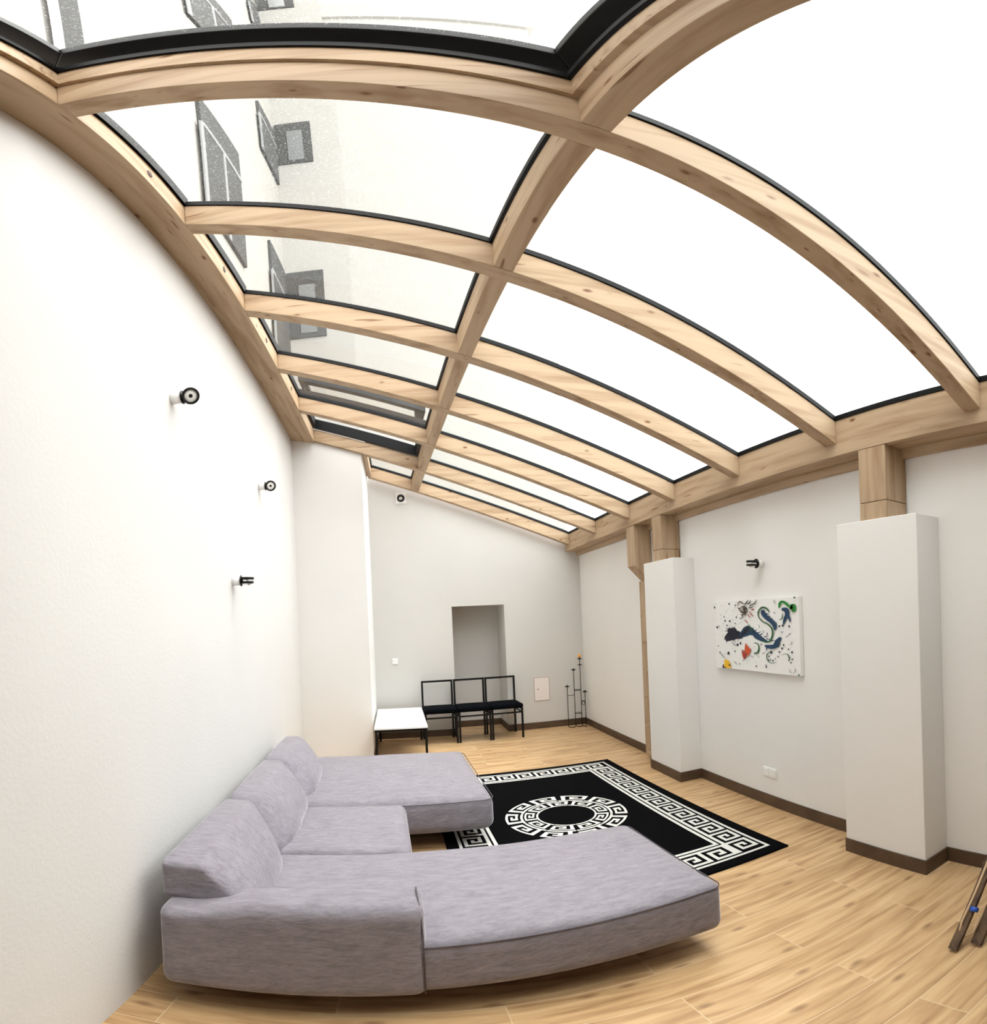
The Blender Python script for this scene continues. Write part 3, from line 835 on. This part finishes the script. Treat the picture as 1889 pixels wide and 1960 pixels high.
# dark splash and its blue tail
stroke('navy', [(420, 1280), (520, 1220), (600, 1215), (680, 1230)], [60, 150, 110, 70])
stroke('navy', [(460, 1150), (530, 1165), (590, 1150)], [50, 90, 40])
stroke('teal', [(640, 1230), (700, 1190), (750, 1160), (830, 1190), (880, 1235), (960, 1285), (1010, 1300)], [50, 110, 140, 70, 80, 50, 14])
stroke('navy', [(660, 1230), (720, 1160), (770, 1100)], [30, 60, 26])
for _ in range(46):
    a = random.random() * 6.3; r0_ = random.uniform(20, 60); r1_ = r0_ + random.uniform(25, 75)
    cx_, cy_ = random.choice([(520, 1160), (470, 1250), (560, 1220), (640, 1230)])
    stroke('navy', [(cx_ + r0_ * math.cos(a), cy_ + r0_ * .7 * math.sin(a)), (cx_ + r1_ * math.cos(a + .08), cy_ + r1_ * .7 * math.sin(a + .08))], [random.uniform(8, 20), 2])
for px_, py_, an in [(760 + 40 * i + random.uniform(-15, 15), 1110 + 26 * i, random.uniform(-1, 1)) for i in range(8)] + [(960 + 22 * i, 900 + 32 * i, random.uniform(-1.5, 1.5)) for i in range(8)] + [(1000 + 22 * i, 1385 - 10 * i, 1.2 + random.uniform(-.6, .6)) for i in range(8)]:
    stroke('teal', [(px_, py_), (px_ + 55 * math.cos(an), py_ + 45 * math.sin(an))], [16, 2])
for _ in range(60):
    a = random.random() * 6.3; d_ = random.gauss(0, 1)
    blob('navy', 520 + 95 * d_ * math.cos(a), 1200 + 75 * d_ * math.sin(a), 4 + 8 * random.random(), .4, 7)
for x, y, r in ((250, 850, 15), (478, 800, 12), (572, 820, 11), (400, 970, 8), (588, 978, 12), (645, 994, 8), (420, 1028, 11), (490, 1030, 14), (572, 1062, 8), (296, 1114, 15), (328, 1096, 7), (448, 1090, 11),
                (318, 1362, 9), (345, 1445, 9), (477, 1462, 19), (573, 1433, 11), (652, 1325, 14), (610, 1345, 15), (645, 1604, 7), (870, 1634, 10), (995, 1620, 8), (1000, 1642, 12), (936, 1340, 10),
                (1208, 1346, 12), (1190, 1390, 12), (1160, 1440, 12), (1145, 1500, 10), (1110, 1530, 8), (1082, 1556, 11), (1055, 1545, 10), (1028, 1552, 12), (1034, 1500, 11), (1062, 1446, 16), (1308, 1442, 13), (1310, 1535, 9),
                (1266, 1402, 11), (1296, 1582, 9), (1274, 1096, 12), (1200, 1086, 14), (1160, 1096, 13), (880, 908, 6), (430, 905, 5), (365, 825, 4), (820, 880, 7), (900, 1506, 6), (770, 1500, 6)): blob('navy', x, y, r, .3, 9, .8, 1.1)
for _ in range(90):
    blob(random.choice(['navy', 'navy', 'grey']), random.uniform(260, 900), random.uniform(780, 1600), random.uniform(2, 5), .3, 6)
# green serpent line
stroke('green', [(1045, 915), (1005, 862), (950, 848), (905, 890), (900, 960), (950, 1030), (1020, 1070), (1072, 1130), (1080, 1210), (1050, 1290), (1000, 1308), (940, 1290)], [8, 20, 24, 18, 13, 14, 16, 18, 22, 20, 18, 10])
stroke('teal', [(955, 880), (965, 930), (1010, 985), (1065, 1030), (1105, 1080), (1110, 1150)], [40, 60, 55, 55, 60, 16])
stroke('bright', [(1160, 850), (1165, 800), (1190, 770), (1235, 790), (1285, 840)], [18, 28, 30, 34, 30])
stroke('bright', [(1290, 860), (1318, 830), (1320, 880), (1305, 890)], [30, 70, 70, 20])
stroke('teal', [(1190, 870), (1240, 880), (1255, 930), (1230, 1000), (1210, 1070)], [30, 60, 50, 34, 14])
stroke('teal', [(1255, 930), (1280, 990), (1290, 1040)], [30, 26, 10])
stroke('teal', [(1180, 1245), (1140, 1300), (1110, 1360), (1040, 1370), (985, 1355)], [30, 60, 60, 50, 20])
stroke('teal', [(1110, 1340), (1160, 1370)], [40, 20])
stroke('green', [(1160, 1012), (1195, 990), (1200, 930)], [6, 13, 6])
stroke('green', [(845, 1320), (895, 1335), (910, 1390), (890, 1450), (845, 1462)], [10, 13, 16, 22, 18])
stroke('green', [(1060, 1430), (1012, 1480), (1020, 1550), (1070, 1590), (1130, 1575)], [8, 11, 9, 8, 5])
stroke('green', [(1190, 1480), (1245, 1462), (1280, 1510), (1272, 1560)], [4, 8, 14, 8])
for a in ([(1300, 1300), (1310, 1320), (1280, 1345)], [(1340, 1660), (1350, 1690), (1320, 1728)], [(1285, 1670), (1290, 1700), (1310, 1720)], [(1110, 745), (1095, 770), (1120, 800)], [(905, 1075), (915, 1110), (905, 1120)], [(950, 1150), (975, 1170), (960, 1180)],
          [(1240, 1245), (1290, 1195), (1300, 1190)], [(1175, 1160), (1195, 1180), (1210, 1165)], [(955, 1470), (970, 1452), (990, 1455)], [(800, 1490), (825, 1510), (832, 1520)], [(1090, 905), (1100, 925), (1120, 915)], [(345, 1445), (390, 1490), (430, 1530)], [(530, 1300), (570, 1345), (610, 1355)], [(570, 1570), (590, 1590), (610, 1610)]):
    stroke('grey' if a[0][0] > 700 else 'navy', a, [5, 8, 4])
stroke('purple', [(1010, 1180), (1016, 1200), (1010, 1225)], [6, 11, 5])
# brown tangled bloom
random.seed(21)
for i in range(26):
    a = random.uniform(0, 6.28); r1_ = random.uniform(30, 95)
    c0 = (690 + random.uniform(-40, 40), 880 + random.uniform(-60, 60))
    stroke('olive', [c0, (c0[0] + r1_ * .5 * math.cos(a), c0[1] + r1_ * .5 * math.sin(a)), (c0[0] + r1_ * .8 * math.cos(a + .6), c0[1] + r1_ * .8 * math.sin(a + .6))], [7, 11, 5])
for a in ([(700, 800), (640, 770), (610, 830)], [(720, 800), (745, 775), (760, 745)], [(750, 800), (780, 790), (795, 750)], [(780, 830), (850, 790), (878, 740)], [(770, 850), (800, 850), (830, 830)]): stroke('olive', a, [12, 14, 6])
for a in ([(780, 900), (810, 940), (830, 965)], [(760, 930), (775, 960), (790, 985)], [(715, 1015), (745, 1040), (760, 1060)], [(800, 880), (830, 870), (845, 880)]): stroke('red', a, [8, 13, 8])
stroke('green', [(765, 1070), (800, 1120), (825, 1165)], [6, 12, 16])
# orange wings, yellow corner
poly('orange', [(730, 1320), (770, 1375), (808, 1412), (775, 1490), (715, 1435), (722, 1370)])
poly('red', [(680, 1405), (745, 1470), (735, 1515), (712, 1545), (685, 1480)])
for _ in range(14): blob('orange', random.uniform(690, 760), random.uniform(1420, 1520), 7, .5, 6)
blob('purple', 430, 1635, 38, .2, 12, 1, .8); blob('yellow', 468, 1608, 50, .25, 14); blob('yellow', 448, 1570, 26, .3, 10); blob('yellow', 505, 1650, 20, .4, 9); blob('navy', 502, 1618, 13, .2, 9)
blob('green', 1340, 716, 12, .3, 8); blob('green', 1395, 1745, 14, .3, 8)
finish('paint', bm, [PM[n] for n in PN], pt, recalc=False)['kind'] = 'stuff'

# ------------------------------------------------------------------ weathered trestle leaning at the right edge
tr = thing('wooden_trestle', 'weathered dark wooden trestle with tan strap leaning against the wall at the right picture edge', 'trestle', loc=(1.86, 1.16, 0))
def lath(p0, p1, w, th, name, m=OLDW):
    a, b = Vector(p0), Vector(p1); d_ = (b - a).normalized(); side = Vector((0, 1, 0)); n_ = d_.cross(side).normalized(); side = n_.cross(d_)
    bm = BM(); q_ = [a - side * w / 2 - n_ * th / 2, a + side * w / 2 - n_ * th / 2, a + side * w / 2 + n_ * th / 2, a - side * w / 2 + n_ * th / 2]
    L_ = b - a; hexa(bm, [tuple(x) for x in q_] + [tuple(x + L_) for x in q_]); return finish(name, bm, m, tr, bevel=.003)
lath((0, 0, .012), (.83, -.04, .86), .042, .022, 'leg'); lath((.085, -.065, .012), (.835, -.12, .80), .05, .022, 'leg')
lath((.33, -.14, .30), (.33, .02, .325), .03, .02, 'crossbar')
bm = BM(); cyl(bm, (.135, -.018, .178), (.135, -.05, .178), .013); finish('knob', bm, BLUE, tr)
bm = BM(); tube(bm, [(.36, -.015, .40), (.20, -.006, .235), (.085, .002, .125), (.058, .0, .075), (.07, -.02, .052), (.10, -.045, .07), (.14, -.055, .14)], .006, 8); finish('strap', bm, CORD, tr)

# ------------------------------------------------------------------ neighbouring house outside
bd = thing('apartment_building', 'tall cream rendered building with grey windows seen through the glass roof', 'building', loc=(-2.2, 12, 0))
bo = Vector((-2.2, 12, 0))
def bpart(name, fn, m, parent=bd):
    bm = BM(); fn(bm)
    for v_ in bm.verts: v_.co -= bo
    return finish(name, bm, m, parent)
XW, YW = -2.2, 12.0
bpart('wall', lambda bm: box(bm, XW - 3, XW, 3.25, YW + 4, 0, 34), FACADES)
bpart('wall', lambda bm: box(bm, XW, -.715, YW, YW + 4, 0, 34), FACADE)
def slant(bm, z0_, z1_, dy=.0):
    hexa(bm, [(-.715, YW - dy + .15, z0_), (4.17 + dy, YW + .6 - dy, z0_), (4.17 + dy, YW + 4, z0_), (-.715, YW + 4, z0_),
              (-.715, YW - dy + .15, z1_), (4.13 + dy, YW + .6 - dy, z1_), (4.13 + dy, YW + 4, z1_), (-.715, YW + 4, z1_)])
bpart('wall', lambda bm: slant(bm, 0, 25.2), FACADEW)
bpart('cornice', lambda bm: slant(bm, 25.2, 25.9, .12), FACADE)
bpart('parapet', lambda bm: slant(bm, 25.9, 27.0), FACADEW)
def win_front(x0_, x1_, z0_, z1_):
    f = bpart('window', lambda bm: box(bm, x0_, x1_, YW - .05, YW + .03, z0_, z1_), SHUT)
    px0, px1 = x0_ + (x1_ - x0_) * .33, x0_ + (x1_ - x0_) * .76; pz1 = z1_ - (z1_ - z0_) * .22
    bpart('pane', lambda bm: box(bm, px0, px1, YW - .07, YW - .045, z0_ + .12, pz1), PANE, f)
win_front(-2.18, -1.32, 8.58, 10.64); win_front(-2.17, -1.34, 15.05, 17.16); win_front(-2.15, -1.28, 26.4, 29.0)
def win_side(y0_, y1_, z0_, z1_, mull=True):
    f = bpart('window', lambda bm: box(bm, XW - .03, XW + .06, y0_, y1_, z0_, z1_), SHUT)
    def bars(bm):
        zt_ = z1_ - (z1_ - z0_) * .28
        box(bm, XW + .055, XW + .075, y0_, y1_, zt_ - .06, zt_ + .06)
        if mull:
            ym = y0_ + (y1_ - y0_) * .5; box(bm, XW + .055, XW + .075, ym - .05, ym + .05, z0_, zt_ - .06)
        box(bm, XW + .055, XW + .08, y0_ - .10, y0_ + .02, z0_, z1_ - (z1_ - z0_) * .3)
    bpart('pane', bars, PANEW, f)
win_side(6.55, 8.35, 8.2, 11.6); win_side(10.35, 11.85, 14.0, 16.5, False); win_side(10.3, 11.85, 7.2, 10.5, False)
win_side(6.75, 9.1, 15.9, 20.0); win_side(11.1, 12.0 - .05, 23.5, 26.5, False); win_side(3.36, 3.72, 7.0, 15.0, False)

# ------------------------------------------------------------------ light
w_ = bpy.data.worlds.new('overcast_sky'); scene.world = w_; w_.use_nodes = True
nt = w_.node_tree; bg = nt.nodes['Background']
tc = N(nt, 'ShaderNodeTexCoord'); n = N(nt, 'ShaderNodeTexNoise', Scale=2.2, Detail=5.0)
nt.links.new(tc.outputs['Generated'], n.inputs['Vector'])
r = ramp(nt, [(.35, (.93, .965, 1.0)), (.6, (1, 1, 1))]); nt.links.new(n.outputs['Fac'], r.inputs['Fac'])
nt.links.new(r.outputs['Color'], bg.inputs['Color'])
bg.inputs['Strength'].default_value = 1.0
sun = bpy.data.lights.new('added_soft_sun', 'SUN'); sun.energy = .4; sun.angle = R(42); sun.color = (1, .97, .92)  # broad sun lamp added under the overcast sky to lighten floor and left wall
so = link(bpy.data.objects.new('added_soft_sun', sun)); so.rotation_euler = Vector((.34, .03, 1)).to_track_quat('Z', 'Y').to_euler(); so.location = (0, 0, 30)

# ------------------------------------------------------------------ camera: a stitched panorama, so an equirectangular lens
U0, V0, FU, FV = 764.253, 1191.001, 1027.36, 1061.627
PITCH, ROLL = -.0026923, -.044693
cam = bpy.data.cameras.new('camera'); co = link(bpy.data.objects.new('camera', cam)); scene.camera = co
cam.type = 'PANO'; cam.panorama_type = 'EQUIRECTANGULAR'
cam.longitude_min = -U0 / FU; cam.longitude_max = (1889 - U0) / FU
cam.latitude_max = V0 / FV; cam.latitude_min = (V0 - 1960) / FV
cam.clip_start = .02; cam.clip_end = 200
cp, sp, cr, sr = math.cos(PITCH), math.sin(PITCH), math.cos(ROLL), math.sin(ROLL)
Q = Matrix(((cr, 0, sr), (0, 1, 0), (-sr, 0, cr))) @ Matrix(((1, 0, 0), (0, cp, -sp), (0, sp, cp)))   # world -> panorama axes
A3 = Matrix((Q[0], Q[2], -Q[1]))                                                                   # world -> camera axes
co.matrix_world = Matrix.Translation((0, 0, H)) @ A3.transposed().to_4x4()

scene.view_settings.view_transform = 'Standard'; scene.view_settings.look = 'None'
scene.view_settings.gamma = 1; scene.view_settings.use_curve_mapping = False
scene.view_settings.exposure = 2.45
cy = scene.cycles
cy.use_denoising = True; cy.max_bounces = 14; cy.diffuse_bounces = 8; cy.glossy_bounces = 4; cy.transparent_max_bounces = 24
cy.sample_clamp_indirect = 8
